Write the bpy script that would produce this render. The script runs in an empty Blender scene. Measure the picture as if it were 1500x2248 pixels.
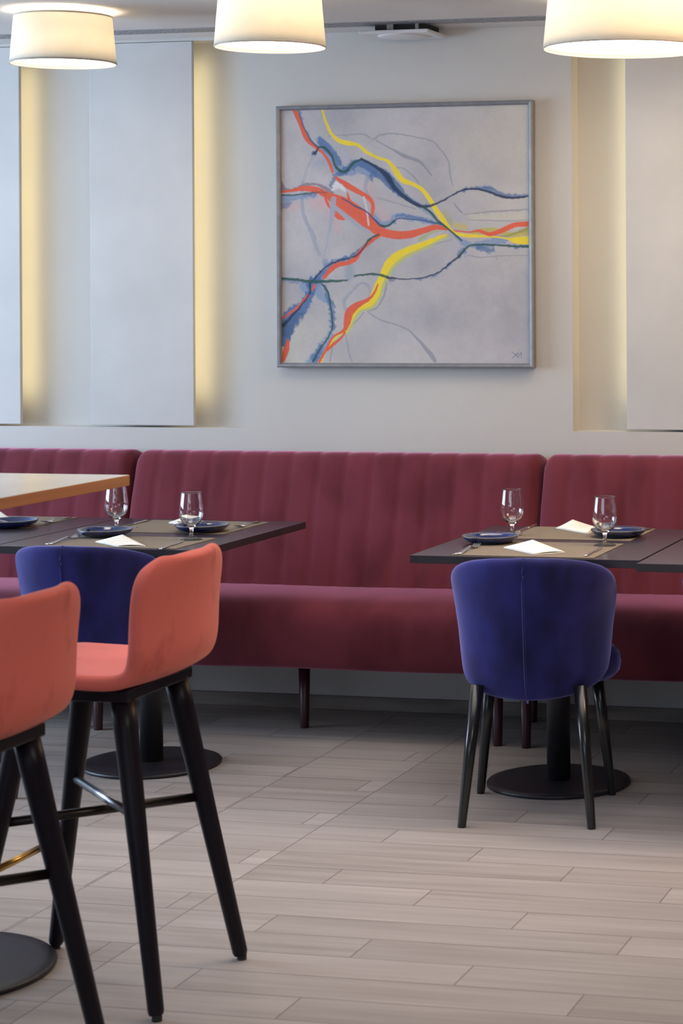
import bpy, bmesh, math, random
import numpy as np
from mathutils import Vector, Matrix
random.seed(7)
PI = math.pi
scn = bpy.context.scene
col = scn.collection

# ------------------------------------------------------------------ camera
F_PX, CX, CY, YAW, ROLL, EYE = 4700.0, 1510.0, 644.0, 12.5, -0.3, 1.53
cam_d = bpy.data.cameras.new('camera')
cam = bpy.data.objects.new('camera', cam_d)
col.objects.link(cam)
cam_d.sensor_fit = 'HORIZONTAL'
cam_d.sensor_width = 36.0
cam_d.lens = F_PX / 1500.0 * 36.0
cam_d.shift_x = (750.0 - CX) / 1500.0
cam_d.shift_y = (CY - 1124.0) / 1500.0
_y, _r = math.radians(YAW), math.radians(ROLL)
_R = (Matrix.Rotation(_y, 4, 'Z') @ Matrix.Rotation(PI / 2, 4, 'X') @ Matrix.Rotation(_r, 4, 'Z'))
cam.matrix_world = Matrix.Translation((0, 0, EYE)) @ _R
cam_d.dof.use_dof = True
cam_d.dof.focus_distance = 7.0
cam_d.dof.aperture_fstop = 11.0
cam_d.clip_end = 60
scn.camera = cam

# ------------------------------------------------------------------ world, light, exposure
w = bpy.data.worlds.new('world'); scn.world = w; w.use_nodes = True
w.node_tree.nodes['Background'].inputs[0].default_value = (0.62, 0.78, 1.0, 1)
w.node_tree.nodes['Background'].inputs[1].default_value = 2.0
scn.view_settings.view_transform = 'Standard'
scn.view_settings.look = 'None'
scn.view_settings.gamma = 1.0
scn.view_settings.use_curve_mapping = False
scn.view_settings.exposure = 0.0

def area_light(name, loc, rot, sx, sy, power, color):
    l = bpy.data.lights.new(name, 'AREA'); l.shape = 'RECTANGLE'
    l.size = sx; l.size_y = sy; l.energy = power; l.color = color
    o = bpy.data.objects.new(name, l); col.objects.link(o)
    o.location = loc; o.rotation_euler = rot
    return o
# daylight entering through the two window walls (left of the room and behind the camera)
area_light('daylight_left', (-6.75, 5.4, 1.62), (0, -PI / 2, 0), 1.5, 3.0, 162, (0.62, 0.79, 1.0))
area_light('daylight_back', (-2.6, -2.75, 1.7), (PI / 2, 0, 0), 4.6, 1.3, 34, (0.72, 0.84, 1.0))
# added overhead fill, no fixture, to brighten the floor in front of the tables
o = area_light('ceiling_fill', (-1.8, 5.5, 2.485), (0, 0, 0), 2.6, 2.6, 21, (1.0, 0.92, 0.88)); o.data.spread = math.radians(85)
# added warm fill without a fixture, warms the right part of the wall
area_light('warm_fill_right', (-0.35, 6.2, 2.30), (0, math.radians(35), 0), 0.5, 0.9, 21, (1.0, 0.64, 0.34))
# unseen fill added to lighten the stool backs from the right
area_light('near_fill', (-0.1, 2.2, 2.30), (math.radians(20), math.radians(50), 0), 0.8, 0.8, 20, (1.0, 0.88, 0.76))

# ------------------------------------------------------------------ materials
def S(c):
    return tuple(((v / 255.0 + 0.055) / 1.055) ** 2.4 if v / 255.0 > 0.04045 else v / 255.0 / 12.92 for v in c) + (1.0,)

def new_mat(name):
    m = bpy.data.materials.new(name); m.use_nodes = True
    return m, m.node_tree.nodes, m.node_tree.links, m.node_tree.nodes['Principled BSDF']

def mat(name, c, rough=0.5, metal=0.0, c2=None, scale=6.0, stretch=(1, 1, 1), bump=0.0, bscale=200.0,
        sheen=0.0, sheen_tint=None, spec=0.5, coat=0.0, coat_rough=0.1, detail=4.0, pos=(0.35, 0.68)):
    m, n, l, p = new_mat(name)
    p.inputs['Roughness'].default_value = rough
    p.inputs['Metallic'].default_value = metal
    p.inputs['Specular IOR Level'].default_value = spec
    if coat:
        p.inputs['Coat Weight'].default_value = coat
        p.inputs['Coat Roughness'].default_value = coat_rough
    if sheen:
        p.inputs['Sheen Weight'].default_value = sheen
        p.inputs['Sheen Roughness'].default_value = 0.35
        p.inputs['Sheen Tint'].default_value = sheen_tint or (1, 1, 1, 1)
    tc = n.new('ShaderNodeTexCoord')
    mp = n.new('ShaderNodeMapping'); mp.inputs['Scale'].default_value = stretch
    l.new(tc.outputs['Object'], mp.inputs['Vector'])
    nz = n.new('ShaderNodeTexNoise'); nz.inputs['Scale'].default_value = scale
    nz.inputs['Detail'].default_value = detail
    l.new(mp.outputs['Vector'], nz.inputs['Vector'])
    cr = n.new('ShaderNodeValToRGB')
    cr.color_ramp.elements[0].position, cr.color_ramp.elements[1].position = pos
    cr.color_ramp.elements[0].color = S(c); cr.color_ramp.elements[1].color = S(c2 or tuple(min(255, v * 1.04 + 1) for v in c))
    l.new(nz.outputs['Fac'], cr.inputs['Fac'])
    l.new(cr.outputs['Color'], p.inputs['Base Color'])
    if bump:
        nb = n.new('ShaderNodeTexNoise'); nb.inputs['Scale'].default_value = bscale
        l.new(tc.outputs['Object'], nb.inputs['Vector'])
        b = n.new('ShaderNodeBump'); b.inputs['Strength'].default_value = bump; b.inputs['Distance'].default_value = 0.002
        l.new(nb.outputs['Fac'], b.inputs['Height']); l.new(b.outputs['Normal'], p.inputs['Normal'])
    return m

def emis(name, c, s):
    m, n, l, p = new_mat(name)
    p.inputs['Base Color'].default_value = S(c)
    p.inputs['Emission Color'].default_value = S(c)
    p.inputs['Emission Strength'].default_value = s
    return m

def floor_mat(name, base=((136, 128, 123), (170, 162, 158)), tone=1.0):
    m, n, l, p = new_mat(name)
    def M(op, a, b=None, c=None):
        q = n.new('ShaderNodeMath'); q.operation = op
        for i, v in enumerate((a, b, c)):
            if v is None: continue
            if isinstance(v, (int, float)): q.inputs[i].default_value = v
            else: l.new(v, q.inputs[i])
        return q.outputs[0]
    g = n.new('ShaderNodeNewGeometry'); sx = n.new('ShaderNodeSeparateXYZ')
    l.new(g.outputs['Position'], sx.inputs[0])
    X, Y = sx.outputs[0], sx.outputs[1]
    kk = M('DIVIDE', M('SUBTRACT', 5.5135, Y), 0.1427)
    k = M('FLOOR', kk)
    fr = M('SUBTRACT', kk, k)
    k3 = M('SUBTRACT', k, M('MULTIPLY', M('FLOOR', M('DIVIDE', k, 3.0)), 3.0))
    u = M('DIVIDE', M('SUBTRACT', M('ADD', X, 1.54), M('MULTIPLY', k3, 0.3)), 0.9)
    fu = M('FLOOR', u); du = M('SUBTRACT', u, fu)
    drow = M('MULTIPLY', M('MINIMUM', fr, M('SUBTRACT', 1.0, fr)), 0.1427)
    djnt = M('MULTIPLY', M('MINIMUM', du, M('SUBTRACT', 1.0, du)), 0.9)
    dc1 = M('ABSOLUTE', M('ADD', X, 2.733)); dc2 = M('ABSOLUTE', M('ADD', X, 2.375))
    dj = M('MINIMUM', djnt, M('MINIMUM', dc1, dc2))
    # which tile
    cell = M('ADD', M('MULTIPLY', k, 13.7), M('MULTIPLY', fu, 5.31))
    cell = M('ADD', cell, M('MULTIPLY', M('GREATER_THAN', X, -2.375), 1.7))
    cell = M('ADD', cell, M('MULTIPLY', M('GREATER_THAN', X, -2.733), 0.9))
    wn = n.new('ShaderNodeTexWhiteNoise'); wn.noise_dimensions = '1D'; l.new(cell, wn.inputs['W'])
    # wood grain along X
    cv = n.new('ShaderNodeCombineXYZ'); l.new(M('MULTIPLY', X, 1.6), cv.inputs[0]); l.new(M('MULTIPLY', Y, 34.0), cv.inputs[1]); l.new(cell, cv.inputs[2])
    ng = n.new('ShaderNodeTexNoise'); ng.inputs['Scale'].default_value = 1.0; ng.inputs['Detail'].default_value = 5.0; ng.inputs['Roughness'].default_value = 0.6
    l.new(cv.outputs[0], ng.inputs['Vector'])
    cv2 = n.new('ShaderNodeCombineXYZ'); l.new(M('MULTIPLY', X, 1.2), cv2.inputs[0]); l.new(M('MULTIPLY', Y, 7.0), cv2.inputs[1]); l.new(cell, cv2.inputs[2])
    ng2 = n.new('ShaderNodeTexNoise'); ng2.inputs['Scale'].default_value = 1.0; ng2.inputs['Detail'].default_value = 2.0
    l.new(cv2.outputs[0], ng2.inputs['Vector'])
    f = M('ADD', M('MULTIPLY', ng.outputs['Fac'], 0.75), M('ADD', M('MULTIPLY', ng2.outputs['Fac'], 0.45), M('MULTIPLY', wn.outputs['Value'], 0.22)))
    cr = n.new('ShaderNodeValToRGB'); cr.color_ramp.elements[0].position = 0.42; cr.color_ramp.elements[1].position = 0.98
    cr.color_ramp.elements[0].color = S(base[0]); cr.color_ramp.elements[1].color = S(base[1])
    l.new(f, cr.inputs['Fac'])
    g1 = n.new('ShaderNodeMapRange'); g1.inputs['From Min'].default_value = 0.0008; g1.inputs['From Max'].default_value = 0.0030
    l.new(drow, g1.inputs['Value']); g1.inputs['To Min'].default_value = 0.62; g1.inputs['To Max'].default_value = 0.0
    g2 = n.new('ShaderNodeMapRange'); g2.inputs['From Min'].default_value = 0.0010; g2.inputs['From Max'].default_value = 0.0024
    l.new(dj, g2.inputs['Value']); g2.inputs['To Min'].default_value = 0.72; g2.inputs['To Max'].default_value = 0.0
    gm = M('MAXIMUM', g1.outputs[0], g2.outputs[0])
    mx = n.new('ShaderNodeMixRGB'); l.new(gm, mx.inputs[0]); l.new(cr.outputs[0], mx.inputs[1]); mx.inputs[2].default_value = S((84, 74, 70))
    l.new(mx.outputs[0], p.inputs['Base Color'])
    rr = n.new('ShaderNodeMapRange'); l.new(f, rr.inputs['Value']); rr.inputs['To Min'].default_value = 0.42; rr.inputs['To Max'].default_value = 0.56
    l.new(rr.outputs[0], p.inputs['Roughness'])
    b = n.new('ShaderNodeBump'); b.inputs['Strength'].default_value = 0.25; b.inputs['Distance'].default_value = 0.002
    l.new(M('SUBTRACT', M('MULTIPLY', ng.outputs['Fac'], 0.3), gm), b.inputs['Height']); l.new(b.outputs[0], p.inputs['Normal'])
    return m

def shade_mat(name, c, tr=0.24):
    m = bpy.data.materials.new(name); m.use_nodes = True
    n, l = m.node_tree.nodes, m.node_tree.links
    n.remove(n['Principled BSDF']); out = n['Material Output']
    tc = n.new('ShaderNodeTexCoord'); wv = n.new('ShaderNodeTexNoise'); wv.inputs['Scale'].default_value = 300
    l.new(tc.outputs['Object'], wv.inputs['Vector'])
    cr = n.new('ShaderNodeValToRGB'); cr.color_ramp.elements[0].color = S(tuple(v - 8 for v in c)); cr.color_ramp.elements[1].color = S(c)
    l.new(wv.outputs['Fac'], cr.inputs[0])
    d = n.new('ShaderNodeBsdfDiffuse'); t = n.new('ShaderNodeBsdfTranslucent'); mx = n.new('ShaderNodeMixShader')
    l.new(cr.outputs[0], d.inputs[0]); l.new(cr.outputs[0], t.inputs[0])
    mx.inputs[0].default_value = tr
    l.new(d.outputs[0], mx.inputs[1]); l.new(t.outputs[0], mx.inputs[2]); l.new(mx.outputs[0], out.inputs[0])
    return m

def glass_mat(name):
    m, n, l, p = new_mat(name)
    p.inputs['Base Color'].default_value = (1, 1, 1, 1)
    p.inputs['Roughness'].default_value = 0.0
    p.inputs['IOR'].default_value = 1.5
    p.inputs['Transmission Weight'].default_value = 1.0
    return m

M_WALL = mat('wall_paint', (200, 198, 195), 0.75, c2=(204, 202, 199), scale=2, bump=0.05, bscale=400)
M_CEIL = mat('ceiling_paint', (212, 210, 208), 0.8, scale=2)
M_PANEL = mat('white_panel', (203, 203, 203), 0.85, scale=3, spec=0.15)
M_FLOOR = floor_mat('wood_look_tile')
M_SKIRT = mat('tile_skirting', (112, 104, 100), 0.5, c2=(140, 131, 126), scale=3, stretch=(1, 1, 8))
M_LED = emis('warm_led', (255, 236, 180), 8.0)
M_RED = mat('burgundy_velvet', (94, 40, 50), 0.85, c2=(112, 50, 62), scale=6, stretch=(1, 1, 0.5), pos=(0.34, 0.52), sheen=0.8, sheen_tint=(1.0, 0.42, 0.62, 1), bump=0.05, bscale=500, spec=0.15)
M_REDLEG = mat('dark_plum_lacquer', (52, 20, 30), 0.4, c2=(60, 24, 34))
M_BLUE = mat('navy_velvet', (26, 25, 54), 0.8, c2=(46, 46, 112), scale=8, stretch=(1, 1, 0.6), pos=(0.24, 0.60), sheen=1.0, sheen_tint=(0.45, 0.44, 1.0, 1), spec=0.12, bump=0.05, bscale=500)
M_CORAL = mat('coral_velvet', (194, 96, 88), 0.8, c2=(224, 115, 104), scale=13, stretch=(1, 1, 0.6), pos=(0.27, 0.44), sheen=0.35, sheen_tint=(1.0, 0.6, 0.5, 1), spec=0.15, bump=0.04, bscale=500)
M_BLACKWOOD = mat('black_stained_wood', (24, 19, 27), 0.38, c2=(31, 25, 34), scale=12, stretch=(1, 1, 0.2), spec=0.2)
M_BLACKLAQ = mat('black_lacquer', (22, 22, 24), 0.22, c2=(28, 28, 30), spec=0.6)
M_BLACKMET = mat('black_powder_coat', (30, 29, 36), 0.42, c2=(36, 35, 42), scale=60)
M_TABLE = mat('slate_laminate', (54, 47, 58), 0.26, c2=(64, 56, 67), scale=40, spec=0.5)
M_TEDGE = mat('dark_table_edge', (44, 38, 44), 0.4, c2=(50, 44, 50))
M_MAT = mat('woven_taupe', (118, 106, 92), 0.8, c2=(134, 121, 105), scale=260, bump=0.4, bscale=600)
M_PLATE = mat('navy_glaze', (12, 24, 62), 0.12, c2=(22, 46, 112), scale=12, coat=1.0, coat_rough=0.05)
M_RIM = mat('brown_glaze_rim', (110, 96, 74), 0.2, c2=(140, 128, 104), scale=40)
M_STEEL = mat('polished_steel', (215, 215, 218), 0.24, 1.0, c2=(214, 214, 216))
M_STRETCH = mat('reflection_toned_bar', (150, 152, 160), 0.28, 1.0, c2=(165, 166, 172), stretch=(1, 1, 1), scale=40)  # bar colour lightened to carry the bright window reflection
M_DARKBAR = mat('dark_bronze_bar', (52, 46, 44), 0.3, 0.8, c2=(60, 54, 50))
M_BRASS = mat('brass_bar', (196, 158, 92), 0.25, 1.0, c2=(206, 170, 104))
M_NAPKIN = mat('white_paper_napkin', (232, 230, 222), 0.8, c2=(240, 238, 231), scale=30)
M_GLASS = glass_mat('clear_glass')
def thin_glass(name):
    m = bpy.data.materials.new(name); m.use_nodes = True
    n, l = m.node_tree.nodes, m.node_tree.links
    n.remove(n['Principled BSDF']); out = n['Material Output']
    tr = n.new('ShaderNodeBsdfTransparent'); gl = n.new('ShaderNodeBsdfAnisotropic'); gl.inputs['Roughness'].default_value = .12
    lw = n.new('ShaderNodeLayerWeight'); lw.inputs[0].default_value = .45
    mx = n.new('ShaderNodeMixShader'); l.new(lw.outputs['Fresnel'], mx.inputs[0])
    l.new(tr.outputs[0], mx.inputs[1]); l.new(gl.outputs[0], mx.inputs[2]); l.new(mx.outputs[0], out.inputs[0])
    return m
M_FOOT = thin_glass('thin_clear_glass')
M_OAK = mat('oak_edge', (168, 116, 74), 0.45, c2=(186, 134, 88), scale=10, stretch=(1, 0.15, 4))
M_BARTOP = mat('cream_laminate', (190, 182, 170), 0.25, c2=(198, 190, 178), scale=4)
M_SHADE = shade_mat('cream_shade_fabric', (240, 238, 230))
M_TRIM = mat('shade_trim', (180, 172, 160), 0.6)
M_DIFF = emis('lit_diffuser', (255, 238, 212), 8.0)
M_BULB = emis('lit_bulb', (255, 226, 180), 6.0)
M_FRAME = mat('silver_frame', (140, 142, 148), 0.35, 0.55, c2=(152, 154, 160), scale=30)
M_VENT = mat('vent_grey', (150, 150, 154), 0.5)
def vent_mat():
    m, n, l, p = new_mat('perforated_vent'); p.inputs['Roughness'].default_value = .5
    g = n.new('ShaderNodeTexCoord'); sx = n.new('ShaderNodeSeparateXYZ'); l.new(g.outputs['Object'], sx.inputs[0])
    def M(op, a, b=None):
        q = n.new('ShaderNodeMath'); q.operation = op
        for i, v in enumerate((a, b)):
            if v is None: continue
            if isinstance(v, (int, float)): q.inputs[i].default_value = v
            else: l.new(v, q.inputs[i])
        return q.outputs[0]
    acc = None
    for yy, off, hw_ in ((-0.038, 0.0, .0085), (-0.008, 0.012, .0055), (0.012, 0.020, .0055), (0.032, 0.030, .0055)):
        f = M('FRACT', M('DIVIDE', M('ADD', sx.outputs[0], 10.0 - off), 0.047))
        dx = M('MULTIPLY', M('ABSOLUTE', M('SUBTRACT', f, 0.5)), 0.047)
        a_ = M('MULTIPLY', M('LESS_THAN', dx, hw_), M('LESS_THAN', M('ABSOLUTE', M('SUBTRACT', sx.outputs[1], yy)), 0.0042))
        acc = a_ if acc is None else M('MAXIMUM', acc, a_)
    mx = n.new('ShaderNodeMixRGB'); l.new(acc, mx.inputs[0]); mx.inputs[1].default_value = S((146, 146, 152)); mx.inputs[2].default_value = S((30, 30, 34))
    l.new(mx.outputs[0], p.inputs['Base Color'])
    return m
M_PERF = vent_mat()
M_DARK = mat('dark_recess', (34, 34, 38), 0.7)
M_WHITEP = mat('white_plastic', (222, 222, 224), 0.4)

# ------------------------------------------------------------------ mesh helpers
def link(name, me, m, parent=None, smooth=False):
    mats = m if isinstance(m, (list, tuple)) else [m]
    for q in mats: me.materials.append(q)
    if smooth:
        for p_ in me.polygons: p_.use_smooth = True
    o = bpy.data.objects.new(name, me); col.objects.link(o)
    if parent: o.parent = parent
    return o

def from_bm(name, bm, m, parent=None, smooth=False):
    bmesh.ops.recalc_face_normals(bm, faces=bm.faces)
    me = bpy.data.meshes.new(name); bm.to_mesh(me); bm.free()
    return link(name, me, m, parent, smooth)

def box(bm, x0, x1, y0, y1, z0, z1, mi=0):
    v = [bm.verts.new((x, y, z)) for x in (x0, x1) for y in (y0, y1) for z in (z0, z1)]
    fs = [(0, 1, 3, 2), (4, 6, 7, 5), (0, 4, 5, 1), (2, 3, 7, 6), (0, 2, 6, 4), (1, 5, 7, 3)]
    out = []
    for f in fs:
        q = bm.faces.new([v[i] for i in f]); q.material_index = mi; out.append(q)
    return out

def bevel(o, wd=0.003, seg=3, ang=None):
    b = o.modifiers.new('bevel', 'BEVEL'); b.width = wd; b.segments = seg
    b.limit_method = 'ANGLE'; b.angle_limit = ang or math.radians(40)
    b.harden_normals = False
    return o

def subsurf(o, lv=2):
    s = o.modifiers.new('sub', 'SUBSURF'); s.levels = lv; s.render_levels = lv
    return o

def lathe(bm, prof, cx=0, cy=0, seg=48, mi=0, cap=True):
    rings = []
    for r, z in prof:
        if r < 1e-6:
            rings.append([bm.verts.new((cx, cy, z))])
        else:
            rings.append([bm.verts.new((cx + r * math.cos(2 * PI * i / seg), cy + r * math.sin(2 * PI * i / seg), z)) for i in range(seg)])
    for a, b in zip(rings, rings[1:]):
        for i in range(seg):
            j = (i + 1) % seg
            if len(a) == 1 and len(b) == 1: continue
            if len(a) == 1: f = bm.faces.new((a[0], b[i], b[j]))
            elif len(b) == 1: f = bm.faces.new((a[i], a[j], b[0]))
            else: f = bm.faces.new((a[i], a[j], b[j], b[i]))
            f.material_index = mi
    if cap:
        for rg in (rings[0], rings[-1]):
            if len(rg) > 2:
                f = bm.faces.new(rg); f.material_index = mi

def tube(bm, pts, rad, seg=14, mi=0):
    """swept round bar through pts; rad = number or list"""
    pts = [Vector(p) for p in pts]
    rs = rad if isinstance(rad, (list, tuple)) else [rad] * len(pts)
    rings = []
    up = Vector((0, 0, 1))
    for i, p in enumerate(pts):
        d = (pts[min(i + 1, len(pts) - 1)] - pts[max(i - 1, 0)]).normalized()
        a = d.cross(up)
        if a.length < 1e-3: a = d.cross(Vector((0, 1, 0)))
        a.normalize(); b = d.cross(a).normalized()
        rings.append([bm.verts.new(p + rs[i] * (math.cos(2 * PI * k / seg) * a + math.sin(2 * PI * k / seg) * b)) for k in range(seg)])
    for A, B in zip(rings, rings[1:]):
        for k in range(seg):
            j = (k + 1) % seg
            bm.faces.new((A[k], A[j], B[j], B[k])).material_index = mi
    bm.faces.new(rings[0]).material_index = mi
    bm.faces.new(rings[-1]).material_index = mi

def interp(xs, ys, x):
    return float(np.interp(x, xs, ys))

def thing(name, label, cat, loc=(0, 0, 0), rz=0.0, group=None):
    o = bpy.data.objects.new(name, None); col.objects.link(o)
    o.empty_display_size = 0.1
    o.location = loc; o.rotation_euler = (0, 0, rz)
    tag(o, label, cat, group)
    return o

def tag(o, label, cat, group=None):
    o['label'] = label; o['category'] = cat
    if group: o['group'] = group
    return o

def struct(o):
    o['kind'] = 'structure'; return o

def dup(root, loc, rz, label, group=None):
    r = root.copy(); col.objects.link(r); r.location = loc; r.rotation_euler = (0, 0, rz)
    r['label'] = label
    if group: r['group'] = group
    for ch in list(root.children):
        c = ch.copy(); col.objects.link(c); c.parent = r
        for g_ in list(ch.children):
            d = g_.copy(); col.objects.link(d); d.parent = c
    return r

# ------------------------------------------------------------------ room shell
WY = 7.45            # face of the back wall
CZ = 2.50            # ceiling
XL, XR, YB = -6.6, 2.2, -2.6
bm = bmesh.new(); box(bm, XL - .3, XR + .3, YB - .3, WY + .4, -0.1, 0.0)
struct(from_bm('floor', bm, M_FLOOR))
bm = bmesh.new(); box(bm, XL - .3, XR + .3, YB - .3, WY + .4, CZ, CZ + .1)
struct(from_bm('ceiling', bm, M_CEIL))
# back wall with two recesses that hold the lit panels
RB, RT, RD = 1.035, 2.489, 0.085
RL0, RL1 = -5.9, -3.349      # left recess
RR0, RR1 = -2.077, 0.6       # right recess
bm = bmesh.new()
box(bm, XL - .3, XR + .3, WY + RD, WY + .35, 0, CZ)                  # body behind the recesses
box(bm, XL - .3, XR + .3, WY, WY + RD, 0, RB)
box(bm, XL - .3, XR + .3, WY, WY + RD, RT, CZ)
box(bm, XL - .3, RL0, WY, WY + RD, RB, RT)
box(bm, RL1, RR0, WY, WY + RD, RB, RT)
box(bm, RR1, XR + .3, WY, WY + RD, RB, RT)
struct(from_bm('wall_back', bm, M_WALL))
# side wall on the left with a wide window opening
bm = bmesh.new()
wy0, wy1, wz0, wz1 = 3.9, 7.1, 0.82, 2.42
box(bm, XL - .15, XL, YB, wy0, 0, CZ); box(bm, XL - .15, XL, wy1, WY, 0, CZ)
box(bm, XL - .15, XL, wy0, wy1, 0, wz0); box(bm, XL - .15, XL, wy0, wy1, wz1, CZ)
struct(from_bm('wall_left', bm, M_WALL))
bm = bmesh.new()
for y in (wy0, 4.97, 6.03, wy1):
    box(bm, XL - .10, XL - .04, y - .03, y + .03, wz0, wz1)
for z in (wz0 + .03, wz1 - .03):
    box(bm, XL - .10, XL - .04, wy0, wy1, z - .03, z + .03)
struct(from_bm('window_1', bm, M_BLACKMET))
bm = bmesh.new(); box(bm, XR, XR + .15, YB, WY, 0, CZ)
struct(from_bm('wall_right', bm, mat('right_wall_paint', (120, 112, 104), 0.8)))
# wall behind the camera, with its window
bm = bmesh.new()
bx0, bx1, bz0, bz1 = -4.9, -0.3, 1.0, 2.38
box(bm, XL, bx0, YB - .15, YB, 0, CZ); box(bm, bx1, XR, YB - .15, YB, 0, CZ)
box(bm, bx0, bx1, YB - .15, YB, 0, bz0); box(bm, bx0, bx1, YB - .15, YB, bz1, CZ)
struct(from_bm('wall_front', bm, M_WALL))
bm = bmesh.new()
for x in (bx0, -3.37, -1.83, bx1):
    box(bm, x - .03, x + .03, YB - .10, YB - .04, bz0, bz1)
for z in (bz0 + .03, bz1 - .03):
    box(bm, bx0, bx1, YB - .10, YB - .04, z - .03, z + .03)
struct(from_bm('window_2', bm, M_BLACKMET))
bm = bmesh.new(); box(bm, XL, XR, WY - .012, WY, 0, 0.050)
struct(bevel(from_bm('baseboard_back', bm, M_SKIRT), .002, 2))

# ------------------------------------------------------------------ wall panels with LED glow
def wall_panel(x0, x1, led_side, label):
    t = thing('wall_panel', label, 'wall panel', ((x0 + x1) / 2, WY, RB), 0, 'upright white panels hung in the wall recesses')
    hw = (x1 - x0) / 2
    bm = bmesh.new(); box(bm, -hw, hw, -0.002, 0.016, 0.008, RT - RB - 0.002)
    bevel(from_bm('panel_board', bm, M_PANEL, t), .0015, 2)
    bm = bmesh.new()
    box(bm, -hw + .10, -hw + .14, 0.016, RD, 0.06, RT - RB - .06); box(bm, hw - .14, hw - .10, 0.016, RD, 0.06, RT - RB - .06)
    from_bm('mounting_batten', bm, M_WHITEP, t)
    for s in led_side:
        xx = s * (hw - 0.016)
        bm = bmesh.new(); box(bm, xx - .006, xx + .006, 0.018, 0.024, 0.10, RT - RB - .06)
        from_bm('led_strip', bm, M_LED, t)
    return t
wall_panel(-4.98, -4.270, (1,), 'white wall panel cut by the left photo edge, lit behind its right side')
wall_panel(-3.975, -3.554, (1,), 'narrow white wall panel between the two lit gaps, left of the painting')
wall_panel(-1.877, -1.10, (-1,), 'white wall panel right of the painting, lit behind its left side')

# ------------------------------------------------------------------ ceiling vent
t = thing('ceiling_vent', 'long grey perforated slot vent in the ceiling along the back wall', 'vent', (-2.6, 7.23, CZ))
bm = bmesh.new(); box(bm, -3.6, 3.0, -0.055, 0.05, -0.003, 0.0)
from_bm('vent_plate', bm, M_PERF, t)
# ------------------------------------------------------------------ square device under the ceiling
t = thing('ceiling_sensor', 'flat white square unit hung under the ceiling above the painting', 'ceiling unit', (-2.665, 7.325, 2.463))
bm = bmesh.new(); box(bm, -.135, .125, -.105, .105, 0, .012)
bevel(from_bm('cover_plate', bm, M_WHITEP, t), .003, 2)
bm = bmesh.new()
lathe(bm, [(0.0, -.008), (.05, -.007), (.080, -.004), (.098, 0.0), (.098, .001)], 0, 0, 32)
from_bm('bulged_lens', bm, M_WHITEP, t, True)
bm = bmesh.new(); box(bm, -.085, .10, -.075, .085, .012, .037)
from_bm('mounting_bracket', bm, M_DARK, t)
for cx_, cw_ in ((-.025, .012), (.076, .006)):
    bm = bmesh.new(); box(bm, cx_ - cw_, cx_ + cw_, -.085, -.075, .012, .036)
    from_bm('bracket_clip', bm, M_VENT, t)

# ------------------------------------------------------------------ drum ceiling lamps
def ceiling_lamp(x, y, rb, rt, power, label):
    zb, zt = 2.320, 2.482
    t = thing('ceiling_lamp', label, 'ceiling lamp', (x, y, zb), 0, 'cream drum lamps under the ceiling')
    h = zt - zb
    bm = bmesh.new(); seg = 96
    lathe(bm, [(rb, 0), (rt, h), (rt - .0012, h), (rb - .0012, 0), (rb, 0)], 0, 0, seg, cap=False)
    bmesh.ops.remove_doubles(bm, verts=bm.verts, dist=1e-5)
    from_bm('lamp_shade', bm, M_SHADE, t, True)
    bm = bmesh.new()
    lathe(bm, [(rb + .001, -.001), (rb + .001, .005), (rb - .002, .005), (rb - .002, -.001), (rb + .001, -.001)], 0, 0, seg, cap=False)
    lathe(bm, [(rt + .001, h - .005), (rt + .001, h + .001), (rt - .002, h + .001), (rt - .002, h - .005), (rt + .001, h - .005)], 0, 0, seg, cap=False)
    bmesh.ops.remove_doubles(bm, verts=bm.verts, dist=1e-5)
    from_bm('trim_ring', bm, M_TRIM, t, True)
    bm = bmesh.new(); lathe(bm, [(0, .010), (rb - .012, .010), (rb - .012, .016), (0, .016)], 0, 0, 64)
    from_bm('diffuser', bm, M_DIFF, t)
    bm = bmesh.new(); lathe(bm, [(0, h + .018), (.05, h + .018), (.05, h - .004), (.008, h - .008), (.008, .016), (0, .016)], 0, 0, 32, cap=False)
    from_bm('ceiling_rose', bm, M_WHITEP, t, True)
    for k in range(3):
        a = 2 * PI * k / 3 + .4
        bm = bmesh.new(); lathe(bm, [(0, -.03), (.018, -.022), (.024, 0), (.016, .025), (.010, .045), (0, .045)], 0, 0, 16)
        b = from_bm('bulb', bm, M_BULB, t, True); b.location = (rb * .42 * math.cos(a), rb * .42 * math.sin(a), h * .52)
        l = bpy.data.lights.new('bulb_light', 'POINT'); l.energy = power / 3; l.color = (1.0, .85, .64); l.shadow_soft_size = .03
        o = bpy.data.objects.new('bulb_light', l); col.objects.link(o); o.parent = t
        o.location = (rb * .42 * math.cos(a) * .6, rb * .42 * math.sin(a) * .6, h * .60)
    return t
ceiling_lamp(-3.640, 6.640, .176, .162, 5.5, 'small cream drum lamp nearest the left photo edge')
ceiling_lamp(-2.770, 6.370, .176, .162, 5.5, 'small cream drum lamp above the left corner of the painting')
ceiling_lamp(-1.690, 6.720, .268, .252, 8.5, 'larger cream drum lamp at the top right, over the right table')

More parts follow.
